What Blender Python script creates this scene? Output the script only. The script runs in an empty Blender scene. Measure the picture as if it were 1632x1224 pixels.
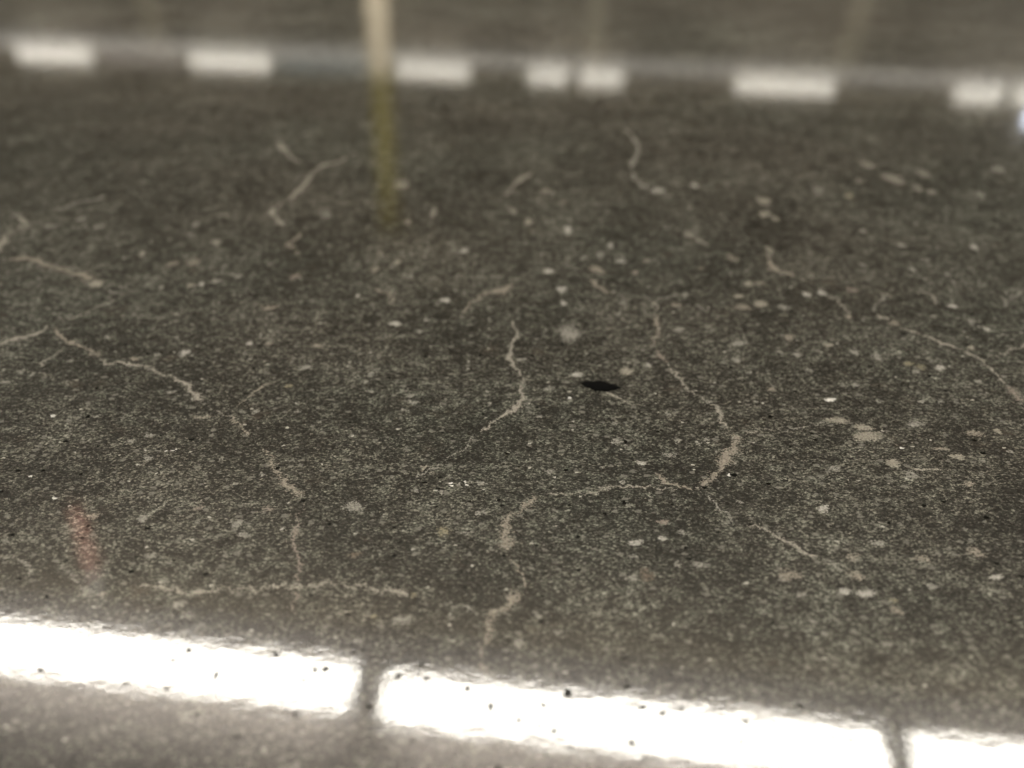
import bpy, bmesh, math, random

random.seed(7)
scene = bpy.context.scene
col = scene.collection
R = math.radians

# ------------------------------------------------------------------ camera
PITCH = R(40.0)            # looking down at the polished stone
FPX = 1270.0               # focal length in photo pixels (1632 wide)
CAM_H = 0.080              # lens 8 cm above the stone
cam_data = bpy.data.cameras.new('camera')
cam = bpy.data.objects.new('camera', cam_data)
col.objects.link(cam)
cam.location = (0, 0, CAM_H)
cam.rotation_euler = (R(90) - PITCH, 0, 0)
cam_data.sensor_width = 36.0
cam_data.lens = 36.0 * FPX / 1632.0
cam_data.clip_start = 0.002
cam_data.clip_end = 100.0
cam_data.dof.use_dof = True
cam_data.dof.focus_distance = 0.110
cam_data.dof.aperture_fstop = 10.3
scene.camera = cam

# ------------------------------------------------------------------ world, exposure
world = bpy.data.worlds.new('World')
scene.world = world
world.use_nodes = True
bg = world.node_tree.nodes['Background']
bg.inputs['Color'].default_value = (0.92, 0.86, 0.76, 1)
bg.inputs['Strength'].default_value = 0.78
scene.view_settings.view_transform = 'Standard'
scene.view_settings.look = 'None'
scene.view_settings.exposure = 0.0
scene.view_settings.gamma = 1.0
scene.view_settings.use_curve_mapping = False
scene.cycles.use_denoising = True
scene.cycles.max_bounces = 6
scene.cycles.sample_clamp_indirect = 20.0

LAMP = 42.0                # radiance of a burning fluorescent diffuser
ROOM = R(7.2)              # the lamp rows run at this angle to the lens


def room(x, y, z):
    """room coordinates (x along the lamp rows, y away from the lens) to world"""
    c, s = math.cos(ROOM), math.sin(ROOM)
    return (x * c + y * s, -x * s + y * c, z)


# ------------------------------------------------------------------ helpers
def link(name, me, mat, parent=None):
    o = bpy.data.objects.new(name, me)
    col.objects.link(o)
    if mat is not None:
        me.materials.append(mat)
    if parent is not None:
        o.parent = parent
    return o


def tag(o, label=None, cat=None, group=None, kind=None):
    if label: o['label'] = label
    if cat: o['category'] = cat
    if group: o['group'] = group
    if kind: o['kind'] = kind
    return o


def empty(name, loc, rz=0.0):
    o = bpy.data.objects.new(name, None)
    col.objects.link(o)
    o.location = loc
    o.rotation_euler = (0, 0, rz)
    return o


def box_mesh(name, x0, x1, y0, y1, z0, z1, bevel=0.0):
    bm = bmesh.new()
    bmesh.ops.create_cube(bm, size=1.0)
    for v in bm.verts:
        v.co.x = x0 if v.co.x < 0 else x1
        v.co.y = y0 if v.co.y < 0 else y1
        v.co.z = z0 if v.co.z < 0 else z1
    if bevel:
        bmesh.ops.bevel(bm, geom=bm.edges[:], offset=bevel, segments=2, affect='EDGES')
    me = bpy.data.meshes.new(name)
    bm.to_mesh(me)
    bm.free()
    return me


def prism_mesh(name, prof, x0, x1):
    """closed profile [(y, z)] swept along x"""
    n = len(prof)
    vs = [(x0, y, z) for y, z in prof] + [(x1, y, z) for y, z in prof]
    fs = [(i, (i + 1) % n, n + (i + 1) % n, n + i) for i in range(n)]
    fs += [tuple(range(n - 1, -1, -1)), tuple(range(n, 2 * n))]
    me = bpy.data.meshes.new(name)
    me.from_pydata(vs, [], fs)
    bm = bmesh.new(); bm.from_mesh(me)
    bmesh.ops.recalc_face_normals(bm, faces=bm.faces[:])
    bm.to_mesh(me); bm.free()
    return me


def lathe_mesh(name, prof, n=24):
    vs, fs = [], []
    for r, z in prof:
        for k in range(n):
            a = 2 * math.pi * k / n
            vs.append((r * math.cos(a), r * math.sin(a), z))
    for i in range(len(prof) - 1):
        for k in range(n):
            k2 = (k + 1) % n
            fs.append((i * n + k, i * n + k2, (i + 1) * n + k2, (i + 1) * n + k))
    fs.append(tuple(range(n - 1, -1, -1)))
    m = (len(prof) - 1) * n
    fs.append(tuple(range(m, m + n)))
    me = bpy.data.meshes.new(name)
    me.from_pydata(vs, [], fs)
    for p in me.polygons:
        p.use_smooth = len(p.vertices) == 4
    return me


def ray(px, py):
    x, u = (px - 816) / FPX, (612 - py) / FPX
    return (x, math.cos(PITCH) + u * math.sin(PITCH), -math.sin(PITCH) + u * math.cos(PITCH))


def on_slab(px, py):
    d = ray(px, py)
    t = CAM_H / -d[2]
    return (d[0] * t, d[1] * t)


def px_size(px, py):
    """size on the stone of one photo pixel across and one in depth"""
    a, b, c = on_slab(px, py), on_slab(px + 1, py), on_slab(px, py + 1)
    return (b[0] - a[0], a[1] - c[1])


# ------------------------------------------------------------------ materials
class NT:
    def __init__(self, name):
        self.mat = bpy.data.materials.new(name)
        self.mat.use_nodes = True
        self.t = self.mat.node_tree
        self.bsdf = self.t.nodes['Principled BSDF']

    def n(self, kind, **kw):
        nd = self.t.nodes.new(kind)
        for k, v in kw.items():
            setattr(nd, k, v)
        return nd

    def put(self, sock, v):
        if isinstance(v, bpy.types.NodeSocket):
            self.t.links.new(v, sock)
        else:
            sock.default_value = v

    def math(self, op, a, b=0.0, c=0.0, clamp=False):
        nd = self.n('ShaderNodeMath', operation=op, use_clamp=clamp)
        self.put(nd.inputs[0], a); self.put(nd.inputs[1], b); self.put(nd.inputs[2], c)
        return nd.outputs[0]

    def noise(self, vec, scale, detail=3.0, rough=0.55, dist=0.0, out='Fac'):
        nd = self.n('ShaderNodeTexNoise')
        self.put(nd.inputs['Vector'], vec)
        nd.inputs['Scale'].default_value = scale
        nd.inputs['Detail'].default_value = detail
        nd.inputs['Roughness'].default_value = rough
        nd.inputs['Distortion'].default_value = dist
        return nd.outputs[out]

    def voronoi(self, vec, scale, rnd=1.0):
        nd = self.n('ShaderNodeTexVoronoi', voronoi_dimensions='2D')
        self.put(nd.inputs['Vector'], vec)
        nd.inputs['Scale'].default_value = scale
        nd.inputs['Randomness'].default_value = rnd
        sep = self.n('ShaderNodeSeparateColor')
        self.t.links.new(nd.outputs['Color'], sep.inputs[0])
        return nd.outputs['Distance'], sep.outputs[0], sep.outputs[1]

    def step(self, v, lo, hi, a=0.0, b=1.0):
        nd = self.n('ShaderNodeMapRange', interpolation_type='SMOOTHSTEP')
        self.put(nd.inputs['Value'], v)
        self.put(nd.inputs['From Min'], lo); self.put(nd.inputs['From Max'], hi)
        self.put(nd.inputs['To Min'], a); self.put(nd.inputs['To Max'], b)
        return nd.outputs[0]

    def ramp(self, v, stops):
        nd = self.n('ShaderNodeValToRGB')
        self.put(nd.inputs[0], v)
        el = nd.color_ramp.elements
        while len(el) < len(stops): el.new(0.5)
        for e, (p, c) in zip(el, stops):
            e.position = p; e.color = (*c, 1)
        return nd.outputs[0]

    def mix(self, f, a, b, mode='MIX'):
        nd = self.n('ShaderNodeMix', data_type='RGBA', blend_type=mode)
        self.put(nd.inputs[0], f)
        self.put(nd.inputs[6], a if isinstance(a, bpy.types.NodeSocket) else (*a, 1))
        self.put(nd.inputs[7], b if isinstance(b, bpy.types.NodeSocket) else (*b, 1))
        return nd.outputs[2]

    def attr(self, name, out='Fac'):
        return self.n('ShaderNodeAttribute', attribute_name=name).outputs[out]


def stone_material():
    s = NT('polished_stone')
    geo = s.n('ShaderNodeNewGeometry')
    mm = s.n('ShaderNodeVectorMath', operation='SCALE')
    s.t.links.new(geo.outputs['Position'], mm.inputs[0]); mm.inputs['Scale'].default_value = 1000.0
    flat = s.n('ShaderNodeVectorMath', operation='MULTIPLY')
    s.t.links.new(mm.outputs[0], flat.inputs[0]); flat.inputs[1].default_value = (0.74, 1.16, 0)   # grains lie stretched along one direction
    P = flat.outputs[0]
    # irregular grain outlines
    wob = s.noise(P, 2.6, 3, 0.6, out='Color')
    w1 = s.n('ShaderNodeVectorMath', operation='MULTIPLY_ADD')
    s.t.links.new(wob, w1.inputs[0]); w1.inputs[1].default_value = (0.75, 0.75, 0)
    s.t.links.new(P, w1.inputs[2])
    W = w1.outputs[0]
    d1, r1, r1b = s.voronoi(W, 3.7)          # half-millimetre grains
    d2, r2, r2b = s.voronoi(W, 7.0)          # fine grains
    n_f = s.noise(P, 3.8, 5, 0.72)
    n_m = s.noise(P, 0.42, 4, 0.6)
    n_l = s.noise(P, 0.045, 3, 0.55)
    n_h = s.noise(P, 0.018, 2, 0.5)
    v = s.math('MULTIPLY', r1, 0.36)
    v = s.math('MULTIPLY_ADD', r2, 0.27, v)
    v = s.math('MULTIPLY_ADD', s.step(n_f, 0.30, 0.70), 0.37, v)
    v = s.math('ADD', v, s.math('MULTIPLY', s.math('SUBTRACT', n_m, 0.5), 0.58))
    v = s.math('ADD', v, s.math('MULTIPLY', s.math('SUBTRACT', n_l, 0.5), 0.30))
    n_c = s.noise(P, 0.085, 3, 0.6)
    v = s.math('ADD', v, s.math('MULTIPLY', s.math('SUBTRACT', n_c, 0.5), 0.30))
    base = s.ramp(v, [(0.22, (0.0060, 0.0060, 0.0051)), (0.43, (0.0200, 0.0200, 0.0171)),
                      (0.60, (0.054, 0.0540, 0.0468)), (0.76, (0.168, 0.167, 0.147)), (0.98, (0.40, 0.395, 0.36))])
    # greenish against brownish regions
    tintmap = s.ramp(s.step(s.math('ADD', s.math('MULTIPLY', n_h, 0.6), s.math('MULTIPLY', n_m, 0.4)), 0.36, 0.64),
                     [(0.0, (1.04, 0.99, 0.925)), (1.0, (0.97, 1.01, 0.94))])
    base = s.mix(1.0, base, tintmap, 'MULTIPLY')
    # scattered paler grains, a few of them glassy white
    d3, r3, r3b = s.voronoi(W, 0.85)
    rad = s.math('ADD', s.math('MULTIPLY_ADD', r3b, 0.22, -0.18), s.math('MULTIPLY', n_f, 0.42))
    pale = s.math('MULTIPLY', s.step(d3, rad, s.math('ADD', rad, 0.10), 1.0, 0.0), s.step(s.math('MULTIPLY_ADD', n_c, 0.9, r3), 1.14, 1.22))
    base = s.mix(s.math('MULTIPLY', pale, s.math('MULTIPLY_ADD', n_f, 1.3, 0.0, clamp=True)), base, (0.20, 0.195, 0.17))
    d4, r4, r4b = s.voronoi(W, 0.42)
    white = s.math('MULTIPLY', s.step(d4, 0.05, 0.085, 1.0, 0.0), s.step(r4, 0.90, 0.905))
    base = s.mix(white, base, (0.45, 0.44, 0.39))
    # tan clouds
    tan = s.step(s.noise(P, 0.13, 5, 0.68), 0.60, 0.74)
    base = s.mix(s.math('MULTIPLY', tan, s.math('MULTIPLY_ADD', n_f, 0.9, 0.0)), base, (0.085, 0.066, 0.047))
    # traced veins and flecks: their own meshes carry mask, tint and pit
    mask = s.attr('mask')
    lim = s.math('MULTIPLY_ADD', r2, 0.54, 0.02)
    lim = s.math('MULTIPLY_ADD', s.step(n_f, 0.70, 0.30), 0.48, lim)
    lim = s.math('ADD', lim, s.math('MULTIPLY', s.math('SUBTRACT', n_m, 0.5), -0.35))
    m = s.step(s.math('SUBTRACT', mask, lim), -0.08, 0.16)
    m = s.math('MULTIPLY', m, s.step(mask, 0.01, 0.10))
    tint = s.attr('tint', 'Color')
    shade = s.math('MULTIPLY_ADD', s.math('ADD', s.step(n_f, 0.3, 0.7), r2b), 0.55, 0.42)
    vc = s.mix(1.0, tint, (1, 1, 1), 'MULTIPLY')
    comb = s.n('ShaderNodeVectorMath', operation='SCALE')
    s.t.links.new(vc, comb.inputs[0]); s.t.links.new(shade, comb.inputs['Scale'])
    base = s.mix(s.math('MULTIPLY', m, 0.85), base, comb.outputs[0])
    # pits: black, without polish
    d5, r5, r5b = s.voronoi(W, 0.30)
    pr = s.math('MULTIPLY_ADD', r5b, 0.05, 0.022)
    pit = s.math('MULTIPLY', s.step(d5, pr, s.math('ADD', pr, 0.03), 1.0, 0.0), s.step(r5, 0.76, 0.77))
    tp = s.step(s.math('ADD', s.attr('pit'), s.math('MULTIPLY', s.math('SUBTRACT', n_f, 0.5), 0.5)), 0.30, 0.45)
    pit = s.math('MAXIMUM', pit, s.math('MULTIPLY', tp, s.step(s.attr('pit'), 0.02, 0.1)))
    base = s.mix(pit, base, (0.006, 0.006, 0.005))
    b = s.bsdf
    s.t.links.new(base, b.inputs['Base Color'])
    b.inputs['Roughness'].default_value = 0.42
    gloss = s.math('MULTIPLY_ADD', pit, -0.95, 1.0)
    s.put(b.inputs['Specular IOR Level'], s.math('MULTIPLY', gloss, 0.08))
    s.put(b.inputs['Coat Weight'], s.math('MULTIPLY', gloss, s.step(n_f, 0.30, 0.50, 0.30, 1.0)))
    b.inputs['Coat Roughness'].default_value = 0.045
    b.inputs['Coat IOR'].default_value = 1.58
    # polish is never quite flat
    hgt = s.math('ADD', s.math('MULTIPLY', s.noise(P, 0.55, 2, 0.5), 1.0), s.math('MULTIPLY', s.noise(P, 1.7, 3, 0.6), 0.35))
    bump = s.n('ShaderNodeBump')
    bump.inputs['Strength'].default_value = 1.0
    bump.inputs['Distance'].default_value = 7.0e-6
    s.t.links.new(hgt, bump.inputs['Height'])
    s.t.links.new(bump.outputs[0], b.inputs['Normal'])
    s.t.links.new(bump.outputs[0], b.inputs['Coat Normal'])
    return s.mat


def plain_material(name, colour, rough=0.6, var=0.12, scale=3.0, metallic=0.0):
    s = NT(name)
    tc = s.n('ShaderNodeTexCoord')
    nz = s.noise(tc.outputs['Object'], scale, 4, 0.6)
    lo = tuple(c * (1 - var) for c in colour)
    hi = tuple(min(1, c * (1 + var)) for c in colour)
    s.t.links.new(s.mix(nz, lo, hi), s.bsdf.inputs['Base Color'])
    s.bsdf.inputs['Roughness'].default_value = rough
    s.bsdf.inputs['Metallic'].default_value = metallic
    return s.mat


def light_material(name, colour, strength):
    s = NT(name)
    b = s.bsdf
    b.inputs['Base Color'].default_value = (0.7, 0.7, 0.68, 1)
    b.inputs['Emission Color'].default_value = (*colour, 1)
    b.inputs['Emission Strength'].default_value = strength
    return s.mat


M_stone = stone_material()
M_wall = plain_material('grey_brown_wall', (0.37, 0.335, 0.285), 0.8, 0.25, 0.9)
M_ceil = plain_material('brown_grey_ceiling', (0.64, 0.555, 0.43), 0.85, 0.2, 0.7)
M_ceil_pale = plain_material('pale_ceiling', (0.52, 0.475, 0.455), 0.85, 0.05, 0.7)
M_floor = plain_material('dark_floor', (0.07, 0.066, 0.055), 0.6, 0.3, 2.0)
M_cream = plain_material('cream_paint', (0.88, 0.82, 0.66), 0.5, 0.06, 2.0)
M_pale = plain_material('pale_paint', (0.82, 0.80, 0.75), 0.5, 0.06, 2.0)
M_yellow = plain_material('yellow_paint', (0.82, 0.70, 0.04), 0.45, 0.08, 5.0)
M_housing = plain_material('white_enamel', (0.75, 0.75, 0.72), 0.4, 0.04, 4.0)
M_black = plain_material('black_matte', (0.004, 0.004, 0.004), 0.9, 0.3, 3000.0)
M_black.node_tree.nodes['Principled BSDF'].inputs['Specular IOR Level'].default_value = 0.05
M_lit = light_material('lit_diffuser', (1.0, 0.945, 0.845), LAMP)
M_lit_far = light_material('lit_diffuser_warm', (1.0, 0.95, 0.85), LAMP * 0.32)
M_blue = light_material('dim_blue_diffuser', (0.80, 0.95, 1.0), 1.3)
M_pink = light_material('dim_pink_diffuser', (1.0, 0.86, 0.80), 1.6)
M_violet = light_material('cold_spot_glass', (0.80, 0.85, 1.0), LAMP * 0.5)
M_glow = light_material('cream_sleeve_added_glow', (1.0, 0.80, 0.50), 1.1)
M_strip = light_material('added_strip_glow', (1.0, 0.95, 0.88), 2.2)
M_red = light_material('red_lit_tube', (1.0, 0.14, 0.02), 4.2)

# ------------------------------------------------------------------ setting reflected by the stone
CEIL = 3.10
ZF = -0.020


def room_box(name, x0, x1, y0, y1, z0, z1, mat, kind='structure'):
    me = box_mesh(name, x0, x1, y0, y1, z0, z1)
    o = link(name, me, mat)
    o.rotation_euler = (0, 0, -ROOM)
    if kind: o['kind'] = kind
    return o


room_box('floor', -11, 11, -4, 9.45, ZF - 0.05, ZF, M_floor)
room_box('ceiling_far', -11, 11, 1.95, 9.45, CEIL, CEIL + 0.06, M_ceil)
room_box('ceiling_near', -11, 11, -4, 1.95, CEIL, CEIL + 0.06, M_ceil_pale)
room_box('wall_far', -11, 11, 9.45, 9.55, ZF, CEIL + 0.06, M_wall)
o = room_box('glow_strip', -10.8, 10.8, 9.340, 9.3695, 2.958, 2.994, M_strip, None)  # added glow, stands in for lamp light along the cornice
tag(o, 'thin glowing strip added along the cornice, mirrored as a pale line across the far stone', 'glowing strip')
o = room_box('cornice', -10.9, 10.9, 9.37, 9.448, 2.91, 3.08, M_wall, None)
tag(o, 'grey-brown cornice along the top of the far wall', 'cornice')

place = ['leftmost in the reflection', 'behind the yellow column', 'between yellow column and right edge', 'rightmost in the reflection']
for x, t in zip((-5.62, -2.80, -0.25, 2.58), place):
    e = empty('wall_post', room(x * 0.97, 9.28, ZF), -ROOM)
    link('shaft', box_mesh('shaft', -0.11, 0.11, -0.075, 0.075, 0.0, 2.84 - ZF, 0.01), M_cream, e)
    link('foot_plate', box_mesh('foot_plate', -0.14, 0.14, -0.079, 0.079, 0.0, 0.02), M_cream, e)
    tag(e, 'cream post against the grey wall, ' + t, 'post', 'posts along the far wall')

e = empty('yellow_column', room(-1.575, 5.65, ZF))
e.rotation_euler = (0, R(-2.7), -ROOM)
link('column_shaft', lathe_mesh('column_shaft', [(0.080, 1.90), (0.080, CEIL - ZF + 0.03)]), M_yellow, e)
link('lower_sleeve', lathe_mesh('lower_sleeve', [(0.080, 0.02), (0.080, 1.895)]), M_glow, e)  # cream lower part of the column, brightened by an added glow
link('base_plate', lathe_mesh('base_plate', [(0.12, 0.0), (0.12, 0.02)]), M_cream, e)
tag(e, 'slim yellow upright column mirrored as a streak in the stone', 'column')


def batten(x0, x1, yc, w, lit, label, group, name='fluorescent_lamp'):
    """housing on the ceiling, luminous wrap diffuser below it"""
    xm, L = (x0 + x1) / 2, (x1 - x0) / 2
    e = empty(name, room(xm, yc, CEIL), -ROOM)
    link('housing', box_mesh('housing', -L, L, -w * 0.30, w * 0.30, -0.035, 0.0), M_housing, e)
    prof = []
    for k in range(9):
        a = math.pi * k / 8
        prof.append((-w / 2 * math.cos(a), -0.035 - 0.022 * math.sin(a) ** 0.7))
    link('diffuser', prism_mesh('diffuser', prof, -L + 0.012, L - 0.012), lit, e)
    for sx in (-1, 1):
        xa, xb = (-L - 0.010, -L + 0.010) if sx < 0 else (L - 0.010, L + 0.010)
        link('end_cap', box_mesh('end_cap', xa, xb, -w / 2 - 0.004, w / 2 + 0.004, -0.060, -0.002), M_housing, e)
    tag(e, label, 'lamp', group)
    return e


def pendant(x0, x1, yc, w, zc, lit, label, group):
    """glowing tube-shaped diffuser hung below the ceiling on rods"""
    xm, L = (x0 + x1) / 2, (x1 - x0) / 2
    e = empty('pendant_lamp', room(xm, yc, CEIL), -ROOM)
    dz = zc - CEIL
    prof = [(w / 2 * math.cos(2 * math.pi * k / 16), dz + w * 0.30 * math.sin(2 * math.pi * k / 16)) for k in range(16)]
    link('diffuser', prism_mesh('diffuser', prof, -L + 0.012, L - 0.012), lit, e)
    top = [(y * 0.66, z + 0.006) for y, z in prof if z > dz + w * 0.05]
    link('added_uplight_shield', prism_mesh('added_uplight_shield', top, -L + 0.013, L - 0.013), M_housing, e)  # added over the diffuser to cut the light reaching the ceiling
    for sx in (-1, 1):
        xa, xb = (-L - 0.008, -L + 0.010) if sx < 0 else (L - 0.010, L + 0.008)
        link('end_cap', box_mesh('end_cap', xa, xb, -w / 2 - 0.004, w / 2 + 0.004, dz - w * 0.3 - 0.004, dz + w * 0.3 + 0.004), M_housing, e)
        r = link('rod', lathe_mesh('rod', [(0.006, dz), (0.006, 0.0)], 10), M_housing, e)
        r.location.x = sx * L * 0.8
    tag(e, label, 'lamp', group)
    return e


NEAR = 'near row of hanging lamps'
ZN, YN = 2.93, 1.565
pendant(-2.85, -0.822, YN + 0.02, 0.188, ZN, M_lit, 'long bright lamp left of the near dark joint', NEAR)
pendant(-0.715, 1.215, YN, 0.188, ZN, M_lit, 'long bright lamp in the middle of the near white band', NEAR)
pendant(1.290, 3.30, YN, 0.188, ZN, M_lit, 'long bright lamp right of the near dark joint', NEAR)

FAR = 'far row of fluorescent lamps'
for x0, x1, m, t in [
        (-7.05, -6.08, M_lit_far, 'first bright lamp from the left in the far row'),
        (-6.00, -4.95, M_pink, 'dim pinkish lamp between the two leftmost bright ones'),
        (-4.90, -3.91, M_lit_far, 'second bright lamp from the left in the far row'),
        (-3.85, -2.50, M_blue, 'dim bluish lamp crossed by the yellow column'),
        (-2.44, -1.60, M_lit_far, 'bright lamp just right of the yellow column'),
        (-0.95, -0.50, M_lit_far, 'short bright lamp, left of the close pair'),
        (-0.39, 0.11, M_lit_far, 'short bright lamp, right of the close pair'),
        (1.30, 2.36, M_lit_far, 'bright lamp below the right wall post'),
        (3.57, 4.08, M_lit_far, 'short bright lamp near the right edge'),
        (4.16, 5.20, M_lit_far, 'bright lamp cut by the right edge')]:
    batten(x0 * 1.022, x1 * 1.022, 9.15, 0.06, m, t, FAR)

e = empty('spot_lamp', room(4.18, 8.42, CEIL), -ROOM)
link('lamp_body', lathe_mesh('lamp_body', [(0.05, -0.06), (0.05, 0.0)]), M_housing, e)
link('lamp_glass', lathe_mesh('lamp_glass', [(0.035, -0.13), (0.055, -0.10), (0.045, -0.0605)]), M_violet, e)
tag(e, 'small cold white spot lamp at the right edge', 'lamp')

e = empty('red_tube_lamp', room(-2.23, 2.0, CEIL), -ROOM)
e.rotation_euler = (0, R(-10), -ROOM)
link('lamp_cap', lathe_mesh('lamp_cap', [(0.03, -0.16), (0.03, 0.0)]), M_housing, e)
link('red_tube', lathe_mesh('red_tube', [(0.007, -0.60), (0.010, -0.58), (0.010, -0.1605)]), M_red, e)
tag(e, 'thin red lit tube mirrored faintly above the white band', 'lamp')

# ------------------------------------------------------------------ the stone slab
slab_me = box_mesh('stone_slab', -0.6, 0.6, -0.3, 0.9, ZF, 0.0, 0.0015)
slab = link('stone_slab', slab_me, M_stone)
tag(slab, 'polished dark grey-green stone slab with pale veins and specks', 'stone slab')

TINT = {
    'g': (0.305, 0.297, 0.264), 'w': (0.43, 0.42, 0.38), 'W': (0.85, 0.84, 0.80),
    't': (0.305, 0.275, 0.228), 'c': (0.320, 0.302, 0.250), 'y': (0.270, 0.248, 0.170),
    'p': (0.280, 0.243, 0.208), 'v': (0.350, 0.330, 0.284), 'o': (0.16, 0.130, 0.100), 'd': (0.006, 0.006, 0.005),
}
placed = []                # what lies where, so that inlays that cross never share a plane


def next_z(samples):
    """lowest free level (2 microns apart) for an inlay covering circles [(x, y, r)]"""
    used = set()
    for lev, other in placed:
        if lev in used: continue
        if any((a[0] - b[0]) ** 2 + (a[1] - b[1]) ** 2 < (a[2] + b[2]) ** 2 for a in samples for b in other):
            used.add(lev)
    lev = 0
    while lev in used: lev += 1
    placed.append((lev, samples))
    return 3.0e-6 + lev * 2.0e-6


def inlay(name, vs, fs, mask, tint, attr='mask'):
    me = bpy.data.meshes.new(name)
    me.from_pydata(vs, [], fs)
    a = me.attributes.new(attr, 'FLOAT', 'POINT')
    for i, v in enumerate(mask):
        a.data[i].value = v
    c = me.attributes.new('tint', 'FLOAT_COLOR', 'POINT')
    for i in range(len(vs)):
        c.data[i].color = (*tint, 1)
    return link(name, me, M_stone, slab)


def vein(pts, tint='v', w=8.0, s=1.0, name='vein', jit=1.0):
    """pts: [(px, py[, width px])] along the vein, laid on the stone as an inlaid band"""
    P = []
    for p in pts:
        ww = p[2] if len(p) > 2 else w
        sx, sy = px_size(p[0], p[1])
        x, y = on_slab(p[0], p[1])
        P.append((x, y, ww * sx * (0.28 if p[1] < 380 else 0.34)))
    Q = []
    n = len(P)
    for i in range(n - 1):
        p0, p1, p2, p3 = P[max(i - 1, 0)], P[i], P[i + 1], P[min(i + 2, n - 1)]
        seg = math.hypot(p2[0] - p1[0], p2[1] - p1[1])
        k = max(2, min(30, int(seg / 0.0006)))
        for j in range(k):
            t = j / k
            q = [0.5 * (2 * b + (c - a) * t + (2 * a - 5 * b + 4 * c - d) * t * t + (3 * b - a - 3 * c + d) * t ** 3)
                 for a, b, c, d in zip(p0, p1, p2, p3)]
            Q.append(q)
    Q.append(list(P[-1]))
    for q in Q[1:-1]:
        q[0] += random.gauss(0, 0.00024) * jit
        q[1] += random.gauss(0, 0.00024) * jit
        q[2] *= random.uniform(0.45, 1.5)
    z0 = next_z([(q[0], q[1], max(q[2], 0.00016) * 3.6 + 0.0003) for q in Q])
    vs, fs, mk = [], [], []
    ks = (-3.4, -1.1, 0.0, 1.1, 3.4)
    mv = (0.0, 0.50, 1.0, 0.50, 0.0)
    m = len(Q)
    ph = [random.uniform(0, 6.28) for _ in range(3)]
    for i, q in enumerate(Q):
        a, b = Q[max(i - 1, 0)], Q[min(i + 1, m - 1)]
        dx, dy = b[0] - a[0], b[1] - a[1]
        L = math.hypot(dx, dy) or 1.0
        nx, ny = -dy / L, dx / L
        fade = min(1.0, (min(i, m - 1 - i) + 0.4) / 2.5)
        hw = max(q[2], 0.00016)
        for k, mm_ in zip(ks, mv):
            vs.append((q[0] + nx * hw * k, q[1] + ny * hw * k, z0 + 1.0e-6 * i / m))
            mk.append(mm_ * s * 0.98 * fade * (0.86 + 0.16 * math.sin(i * 0.31 + ph[0]) + 0.12 * math.sin(i * 0.83 + ph[1]) + 0.10 * math.sin(i * 1.9 + ph[2])))
    for i in range(m - 1):
        for k in range(4):
            a = i * 5 + k
            fs.append((a, a + 1, a + 6, a + 5)[::-1])
    return inlay(name, vs, fs, mk, TINT[tint])


def fleck(px, py, w, h, tint='g', s=1.0, name='fleck', attr='mask', rot=0.0):
    sx, sy = px_size(px, py)
    cx, cy = on_slab(px, py)
    rx, ry = w * 0.5 * sx, h * 0.5 * sy
    z = next_z([(cx, cy, max(rx, ry) * 1.95)])
    n = 16
    vs, mk, fs = [(cx, cy, z)], [0.98 * s], []
    p1, p2, p3 = (random.uniform(0, 6.28) for _ in range(3))
    rr = [1 + 0.15 * math.cos(2 * 6.283 * k / n + p1) + 0.12 * math.cos(3 * 6.283 * k / n + p2)
          + 0.07 * math.cos(5 * 6.283 * k / n + p3) for k in range(n)]
    cr, sr = math.cos(rot), math.sin(rot)
    for f, m in ((0.75, 0.74 * s), (1.60, 0.0)):
        for k in range(n):
            a = 2 * math.pi * k / n
            x, y = rx * math.cos(a) * rr[k] * f, ry * math.sin(a) * rr[k] * f
            vs.append((cx + x * cr - y * sr, cy + x * sr + y * cr, z))
            mk.append(m)
    for k in range(n):
        k2 = (k + 1) % n
        fs.append((0, 1 + k, 1 + k2))
        fs.append((1 + k, 1 + n + k, 1 + n + k2, 1 + k2))
    return inlay(name, vs, fs, mk, TINT[tint], attr)


# --- veins, traced as they run over the stone
vein([(-20, 556, 9), (0, 549, 9), (24, 541, 11), (46, 535, 10), (69, 527, 8), (81, 514, 6)])
vein([(81, 514, 4), (122, 504, 3), (152, 490, 3), (190, 476, 4), (222, 460, 5)], s=0.75)
vein([(88, 520, 10), (94, 533, 10), (108, 546, 9), (127, 551, 9), (140, 557, 7), (152, 564, 14), (157, 571, 12)], 't')
vein([(157, 571, 6), (171, 577, 5), (201, 577, 5), (220, 581, 5), (235, 585, 8), (255, 596, 6), (274, 601, 6),
      (294, 610, 8), (309, 625, 14), (323, 637, 14), (328, 647, 8)])
vein([(108, 548, 4), (92, 562, 4), (74, 575, 5), (62, 590, 3)], s=0.8)
vein([(52, 590, 3), (80, 600, 3), (112, 615, 5)], s=0.7)
vein([(304, 665, 8), (323, 666, 9), (350, 662, 8), (372, 664, 10), (385, 682, 12), (402, 696, 6)], 't', s=0.85)
vein([(372, 655, 5), (395, 634, 6), (419, 614, 6), (440, 610, 4)], 't', s=0.75)
vein([(418, 708, 10), (424, 718, 9), (432, 730, 8), (440, 750, 12), (451, 764, 12), (469, 782, 16), (481, 797, 14)], 't', s=0.92)
vein([(481, 799, 8), (478, 815, 6), (474, 833, 7), (464, 862, 16), (470, 878, 9), (478, 892, 10), (474, 912, 9),
      (469, 933, 14), (471, 965, 6), (473, 985, 5)], 'p', s=0.85)
vein([(-15, 886, 12), (0, 888, 12), (32, 893, 11), (49, 907, 9), (40, 930, 7)], 'g', s=0.85)
vein([(88, 896, 8), (108, 916, 8), (130, 934, 10), (147, 956, 9)], 'g', s=0.8)
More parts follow.
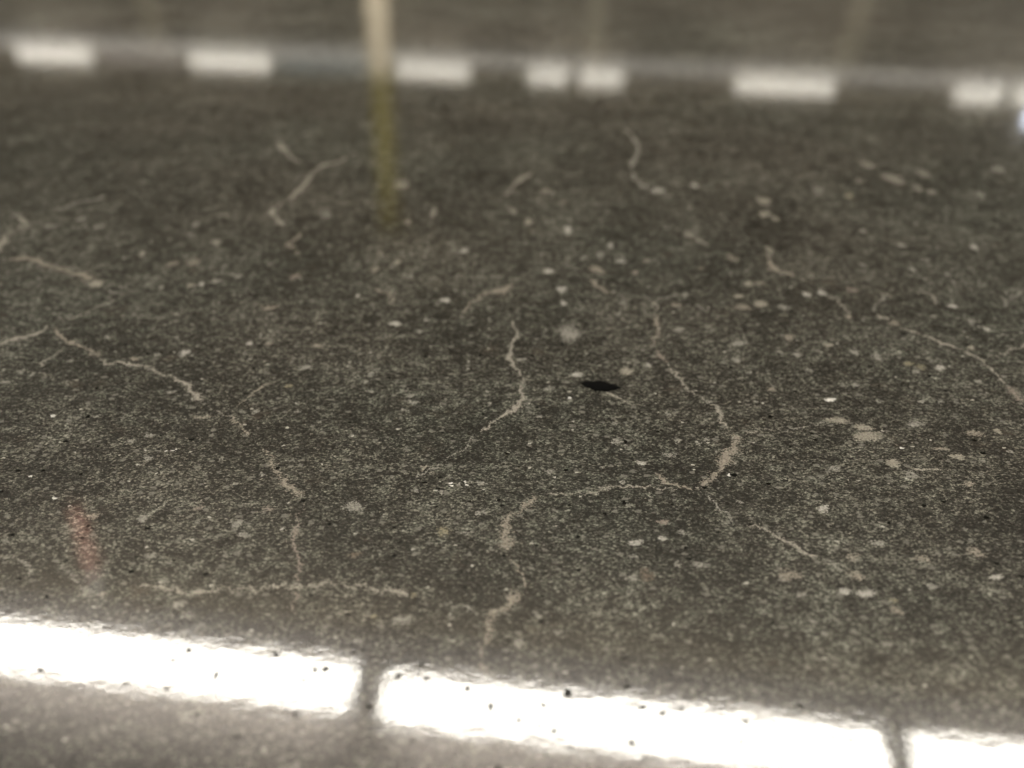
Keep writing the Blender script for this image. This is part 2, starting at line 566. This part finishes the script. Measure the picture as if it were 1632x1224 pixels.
vein([(203, 940, 10), (245, 934, 9), (285, 943, 7), (306, 943, 8), (348, 941, 11), (392, 938, 8), (437, 936, 11), (461, 937, 14),
      (503, 931, 8), (547, 931, 7), (591, 934, 7), (608, 942, 10), (640, 943, 10), (665, 948, 9)], 'v', s=0.9)
vein([(690, 955, 5), (723, 966, 7), (750, 972, 8), (768, 981, 9)], 'g', s=0.8)
vein([(861, 786, 12), (844, 801, 12), (815, 821, 20), (805, 838, 22), (806, 862, 28), (812, 884, 20)], 't', s=0.92)
vein([(838, 942, 14), (824, 952, 24), (806, 966, 14), (775, 992, 18), (772, 1020, 16), (768, 1050, 14), (773, 1085, 12)], 't', s=0.9)
vein([(1050, 500, 7), (1048, 514, 9), (1050, 528, 12), (1040, 544, 6), (1040, 556, 8)], 't', s=0.9)
vein([(1040, 556, 10), (1050, 566, 14), (1060, 573, 18), (1066, 582, 8)], 'p')
vein([(1066, 582, 6), (1074, 593, 5), (1094, 617, 4), (1119, 634, 5), (1141, 651, 9), (1153, 674, 6), (1166, 688, 8)], s=0.9)
vein([(1168, 688, 16), (1176, 698, 18), (1168, 714, 15), (1155, 732, 20), (1146, 750, 13), (1134, 763, 12), (1114, 774, 11),
      (1082, 777, 9), (1062, 769, 12), (1046, 752, 6)], 't', s=1.05)
vein([(1178, 692, 12), (1195, 687, 8), (1222, 684, 5), (1252, 683, 5)], s=0.8)
vein([(1082, 778, 5), (1045, 776, 5), (1010, 776, 4), (984, 775, 6), (957, 782, 8), (930, 786, 5), (895, 789, 3), (866, 788, 3)], s=0.80)
vein([(1121, 785, 8), (1136, 801, 6), (1153, 814, 6), (1166, 826, 14), (1176, 834, 8)], 'g', s=0.9)
vein([(1180, 834, 5), (1215, 842, 9), (1249, 856, 9), (1278, 877, 6), (1312, 892, 6)], 'v', s=0.95)
vein([(815, 508, 5), (820, 520, 6), (823, 536, 6), (813, 556, 6), (815, 578, 7), (827, 593, 6), (832, 607, 8), (831, 622, 7),
      (832, 636, 8), (824, 650, 12), (812, 656, 8), (800, 662, 7), (786, 672, 5), (776, 684, 9), (762, 692, 8)], s=1.05)
vein([(1391, 498, 6), (1412, 508, 7), (1438, 522, 6), (1468, 533, 4), (1496, 544, 6), (1526, 556, 7), (1548, 566, 7), (1575, 583, 6),
      (1592, 600, 6), (1603, 614, 9)], s=0.95)
vein([(1600, 612, 8), (1614, 624, 16), (1634, 637, 20), (1650, 645, 14)], 'p', s=1.05)
vein([(1570, 570, 5), (1592, 565, 5), (1632, 551, 6), (1650, 546, 5)], s=0.8)
vein([(1391, 498, 5), (1398, 482, 6), (1415, 471, 10)], 'g', s=0.85)
vein([(1440, 466, 4), (1476, 467, 6), (1488, 478, 5), (1498, 490, 6)], s=0.85)
vein([(1303, 455, 8), (1318, 472, 9), (1333, 480, 9), (1347, 492, 9), (1354, 505, 6)], 'v', s=0.95)
vein([(1600, 490, 6), (1612, 476, 8), (1632, 462, 8)], 'g', s=0.85)
vein([(86, 335, 7), (110, 328, 8), (130, 322, 8), (152, 317, 7), (170, 311, 7)], 'g', s=0.95)
vein([(26, 338, 12), (37, 360, 14), (14, 372, 16), (2, 390, 14), (-6, 405, 12)], 'v', s=0.95)
vein([(3, 416, 12), (44, 412, 11), (73, 423, 12), (98, 428, 12), (118, 436, 9), (137, 440, 14), (155, 453, 20)], 't')
vein([(445, 226, 14), (452, 238, 13), (466, 252, 9), (478, 260, 8)], 'v', s=0.95)
vein([(570, 242, 7), (537, 258, 9), (515, 264, 9), (500, 272, 9), (488, 292, 13), (466, 314, 10), (446, 326, 8), (432, 337, 14),
      (442, 350, 9), (456, 362, 8)], 'v', s=1.0)
vein([(478, 370, 12), (470, 384, 9), (458, 390, 11), (470, 396, 9), (478, 408, 9)], 't', s=0.95)
vein([(592, 460, 8), (608, 466, 9), (620, 468, 9), (626, 484, 7), (632, 492, 4)], 't', s=0.9)
vein([(412, 488, 14), (428, 491, 10), (450, 490, 11)], 't', s=0.95)
vein([(735, 497, 5), (760, 476, 8), (778, 466, 14), (796, 463, 16), (820, 452, 6)], 't', s=0.95)
vein([(806, 314, 12), (816, 300, 12), (829, 286, 12), (848, 278, 8)], 'v', s=0.95)
vein([(992, 204, 14), (1006, 214, 8), (1017, 237, 11), (1008, 262, 7), (1011, 282, 8), (1024, 296, 9), (1045, 305, 12), (1074, 316, 8)], 'g', s=0.9)
vein([(934, 446, 8), (946, 450, 8), (957, 457, 9), (967, 463, 10), (977, 470, 10)], 't')
vein([(982, 479, 7), (1000, 487, 12)], 'g')
vein([(1020, 473, 8), (1035, 477, 8), (1060, 474, 4), (1090, 469, 9)], 'g', s=0.9)
vein([(1108, 484, 6), (1120, 492, 8), (1128, 497, 7)], 'g', s=0.9)
vein([(1225, 396, 11), (1223, 412, 8), (1232, 427, 11), (1249, 435, 9), (1273, 441, 9)], 't', s=0.95)
vein([(1195, 449, 9), (1215, 453, 9), (1232, 460, 9)], 't', s=1.0)
vein([(1072, 360, 8), (1098, 372, 13), (1112, 384, 8), (1138, 392, 5)], 'v', s=0.85)
vein([(962, 623, 2), (968, 626, 2), (974, 628, 3), (986, 634, 2), (997, 639, 2), (1006, 646, 2)], 'v', s=1.1, jit=0.3)
vein([(993, 690, 1.6), (995, 703, 1.6), (998, 717, 1.6)], 'w', s=1.15, jit=0.15)
vein([(1430, 749, 2), (1470, 749, 2), (1512, 750, 2)], 'v', s=0.9, jit=0.5)

vein([(328, 647, 6), (343, 655, 5), (372, 664, 6)], s=0.85)
vein([(402, 696, 5), (418, 708, 6)], s=0.9)
vein([(762, 692, 5), (742, 712, 3), (716, 728, 3), (690, 746, 5), (655, 762, 3)], 'g', s=0.8)
vein([(1252, 683, 4), (1290, 680, 3), (1328, 671, 5)], 'g', s=0.75)
vein([(1273, 441, 6), (1303, 455, 7)], 't', s=0.85)
vein([(977, 470, 6), (1000, 470, 4), (1020, 473, 6)], 'g', s=0.85)
vein([(1106, 774, 7), (1114, 780, 6), (1121, 785, 6)], 'v', s=0.95)
vein([(1312, 892, 4), (1340, 905, 5), (1364, 917, 8)], 'g', s=0.8)
vein([(1050, 500, 5), (1046, 486, 4), (1036, 478, 6)], 'v', s=0.9)
vein([(812, 884, 9), (824, 905, 5), (838, 942, 8)], 't', s=0.7)
vein([(155, 453, 6), (190, 468, 4), (222, 460, 5)], 'g', s=0.75)

# --- flecks: x, y, width, height in the picture, tint
FLECKS = '''
907 531 36 24 g|919 597 17 9 w|998 592 19 12 c|1180 547 32 8 g|1183 489 28 10 t|1174 574 14 8 g|1082 526 15 8 g|1033 581 13 6 g
875 619 18 6 g|830 573 16 5 g|983 703 19 11 g|1068 725 22 9 g|1022 738 14 8 w|876 752 14 9 g|990 770 14 9 g|1060 768 18 12 g
1064 660 10 6 g|979 675 8 6 g|1383 694 40 19 c|1376 681 26 10 c|1335 670 36 9 c|1323 637 18 5 W|1258 539 14 13 t|1320 550 14 6 c
1362 561 12 10 g|1398 569 16 11 g|1498 586 14 8 w|1450 580 20 8 y|1468 585 18 8 y|1462 593 14 6 g|1468 640 12 6 g|1553 691 28 11 t|1590 687 12 7 c|1526 728 20 9 c
1459 676 26 8 g|1499 715 24 5 t|1423 738 18 15 c|1331 747 23 9 g|1453 757 23 12 g|1247 686 20 6 g|1364 613 10 7 g|1270 565 16 7 g
1242 562 14 6 g|1548 554 10 8 c|1487 504 9 5 g|1519 488 14 7 w|1353 505 10 7 t|1425 515 18 8 t|1548 512 14 7 g|1573 525 10 6 w
1312 811 17 12 w|1230 846 19 9 c|1359 889 20 14 t|1364 917 27 14 t|1258 917 34 20 t|1347 943 21 9 w|1379 946 30 11 w|1276 948 23 10 g
1487 935 22 8 g|1588 920 21 9 w|1425 957 12 10 y|1428 973 18 14 t|1544 771 18 9 t|1470 890 22 13 t|1400 866 20 11 g|1316 1010 16 8 g
1413 1026 20 8 g|1297 991 10 6 g|1555 880 26 17 t|563 807 29 20 g|707 847 23 15 y|767 770 18 7 g|566 884 23 10 o|427 811 18 9 p
465 863 22 15 p|470 935 28 10 v|643 988 30 17 g|596 983 12 8 y|570 1022 12 10 g|418 756 12 6 g|663 781 9 7 g|702 784 10 6 g
658 875 5 5 w|752 902 6 4 w|765 817 22 8 g|744 849 18 6 g|659 948 12 8 y|88 794 10 4 W|377 834 24 12 g|389 852 18 10 g
227 827 18 12 g|150 822 22 10 t|242 886 18 8 g|286 963 22 13 g|163 946 12 8 t|375 771 12 5 g|316 810 16 8 p|306 860 6 5 w
300 981 22 12 g|294 562 18 9 w|170 537 9 6 g|250 565 9 6 g|214 572 15 6 t|113 575 10 5 g|51 597 9 8 g|34 592 9 10 g
8 609 14 5 g|282 538 6 5 g|398 547 12 6 w|236 730 15 9 g|273 625 14 6 g|238 694 14 7 g|208 703 16 6 g|155 663 18 4 g
353 731 9 6 g|84 663 7 4 W|264 719 6 2 W|274 718 7 2 W|281 716 5 2 W|49 759 5 3 W|630 516 17 7 w|668 528 13 6 g|680 509 10 7 g
505 551 18 8 t|428 548 16 6 t|488 585 16 9 g|590 597 12 8 g|583 608 7 6 g|655 630 14 7 g|658 641 18 8 g|645 654 14 6 g
780 643 8 6 g|461 615 15 5 y|475 656 12 4 g|407 656 10 8 g|684 748 30 11 c|508 672 8 5 g|592 624 14 4 g|718 770 5 4 W|720 774 5 3 W
742 768 5 4 W|744 773 5 3 W|731 772 8 6 g|1012 865 19 10 w|1056 858 11 8 w|1010 887 16 8 g|1008 921 22 12 g|1080 899 14 10 g
1115 900 30 10 g|1088 849 20 9 g|1056 832 20 8 p|1030 916 26 19 o|822 950 34 28 t|889 1008 18 10 g|826 1025 15 14 g|858 982 10 9 g
908 634 5 4 W|1147 720 12 6 w|1162 757 5 4 W|1437 714 6 4 W|1125 700 12 8 g|1113 706 10 7 g|1080 702 12 9 g|860 664 12 5 g
25 342 13 8 g|38 362 20 10 v|128 349 13 8 g|80 360 22 9 g|157 361 14 8 g|312 358 13 10 g|345 386 18 9 v|304 373 14 8 g
226 405 12 12 v|275 420 20 10 t|307 418 22 12 t|135 438 17 9 c|153 452 18 13 c|98 425 14 10 v|304 455 9 6 c|321 453 10 6 w
257 458 9 6 g|345 448 18 7 g|380 440 14 8 g|640 293 30 14 v|650 353 15 9 t|691 340 13 18 v|633 418 13 8 c|597 430 13 8 t
740 400 12 9 w|606 403 14 7 t|520 343 22 10 g|710 478 15 8 w|430 421 11 6 g|470 441 16 10 p|655 440 10 7 g|570 471 6 6 w
870 304 13 9 t|898 322 11 7 t|842 354 14 9 c|818 336 13 12 v|905 367 14 12 w|973 391 10 9 w|990 416 16 8 w|957 406 14 10 g
950 430 24 12 t|931 410 10 8 g|875 432 14 8 w|1012 434 12 6 p|1030 415 12 6 t|895 461 14 10 w|898 483 10 7 w|1092 469 12 6 g
1193 452 13 7 c|1078 486 15 7 t|1168 411 18 12 t|1118 428 12 7 t|1048 304 20 9 w|1106 295 11 9 w|1098 374 20 12 v|1177 472 14 6 c
1217 320 20 14 c|1218 341 20 10 c|1235 348 14 9 c|1303 304 19 14 g|1353 312 15 10 y|1385 263 24 12 v|1425 286 34 18 v|1460 298 20 13 v
1370 288 16 10 v|1470 275 22 12 v|1485 305 16 9 v|1562 310 15 9 g|1590 270 24 14 g|1376 368 14 8 g|1438 391 10 7 w|1552 394 13 9 w
1475 414 14 9 g|1226 398 13 10 c|1454 429 10 6 w|1285 469 11 8 w|1310 467 13 8 w|1358 462 17 9 p|1413 472 17 8 c|1510 437 9 6 g
1519 450 7 8 g|1293 420 9 6 g|1375 422 11 7 g|1212 484 20 12 c|1250 490 18 9 g|1130 640 12 5 g|1204 640 10 4 g|1290 590 14 5 g
1230 620 14 6 t|1600 600 10 6 g|1560 608 12 5 g|1610 720 10 6 g|1500 640 12 5 g|1400 640 10 5 g|1180 800 12 6 g|960 745 8 5 g
'''
for row in FLECKS.strip().split('\n'):
    for item in row.split('|'):
        a = item.split()
        if not a: continue
        fleck(float(a[0]), float(a[1]), float(a[2]), float(a[3]), a[4], s=(1.0 if a[4] in 'wWc' else 0.80) * (0.82 if float(a[1]) < 430 else 1.0))

# --- pits where the polish is broken
PITS = '''235 842 9 5|628 841 7 4|795 797 6 5|749 799 5 4|677 769 9 4|997 704 7 6|1170 757 10 7|1228 664 9 5|995 801 8 6|964 819 8 5
1093 873 8 5|1588 898 10 6|1473 806 10 5|344 1077 9 15|301 1036 10 9|64 1069 12 9|54 1025 6 5|484 1084 8 7|502 1067 9 9|519 1066 13 10
440 1043 10 8|472 1138 10 6|745 1097 8 13|680 1080 11 8|782 1126 12 14|827 1148 10 10|858 1157 9 8|883 1165 11 12|866 1124 12 8
905 1104 18 14|976 1177 8 7|1007 1185 12 14|1024 1126 16 7|1056 1135 12 9|909 1192 11 6|1027 1209 9 7|635 1077 12 9|1181 1182 9 9
1227 1172 8 6|1305 1201 9 7|1327 1174 9 8|1356 1179 9 8|1188 1148 12 7|1087 1128 8 7|140 664 9 5|69 750 8 4|770 660 5 4|1132 768 9 5'''
for row in PITS.split('\n'):
    for item in row.split('|'):
        a = [float(k) for k in item.split()]
        fleck(a[0], a[1], a[2] * 0.74, a[3] * 0.74, tint='d', s=1.15, name='pit', attr='pit')

# ------------------------------------------------------------------ the black flake lying on the stone
out = [(340, 550), (430, 520), (520, 513), (620, 524), (690, 512), (760, 500), (830, 514), (900, 540), (990, 566), (1080, 590), (1160, 625),
       (1230, 672), (1150, 690), (1080, 698), (1000, 716), (940, 742), (880, 738), (820, 730), (730, 728), (650, 722), (600, 690), (540, 668),
       (480, 655), (430, 628), (400, 595)]
pts = [on_slab(900 + x / 13.6, 570 + y / 13.6) for x, y in out]
cx = sum(p[0] for p in pts) / len(pts); cy = sum(p[1] for p in pts) / len(pts)
n = len(pts)
zb, zt = 4.0e-5, 0.00016
vs = [(x - cx, y - cy, zb) for x, y in pts]
vs += [((x - cx) * 0.97, (y - cy) * 0.94, zt * 0.7) for x, y in pts]
vs += [((x - cx) * 0.6, (y - cy) * 0.55, zt) for x, y in pts] + [(0, 0, zt * 1.05)]
fs = [tuple(range(n))]
for k in range(n):
    k2 = (k + 1) % n
    fs += [(k2, k, n + k, n + k2), (n + k2, n + k, 2 * n + k, 2 * n + k2), (2 * n + k2, 2 * n + k, 3 * n)]
me = bpy.data.meshes.new('black_flake')
me.from_pydata(vs, [], fs)
bm = bmesh.new(); bm.from_mesh(me); bmesh.ops.recalc_face_normals(bm, faces=bm.faces[:]); bm.to_mesh(me); bm.free()
fl = link('black_flake', me, M_black)
fl.location = (cx, cy, 0)
tag(fl, 'small black pointed flake lying on the stone below a cream fleck', 'flake')
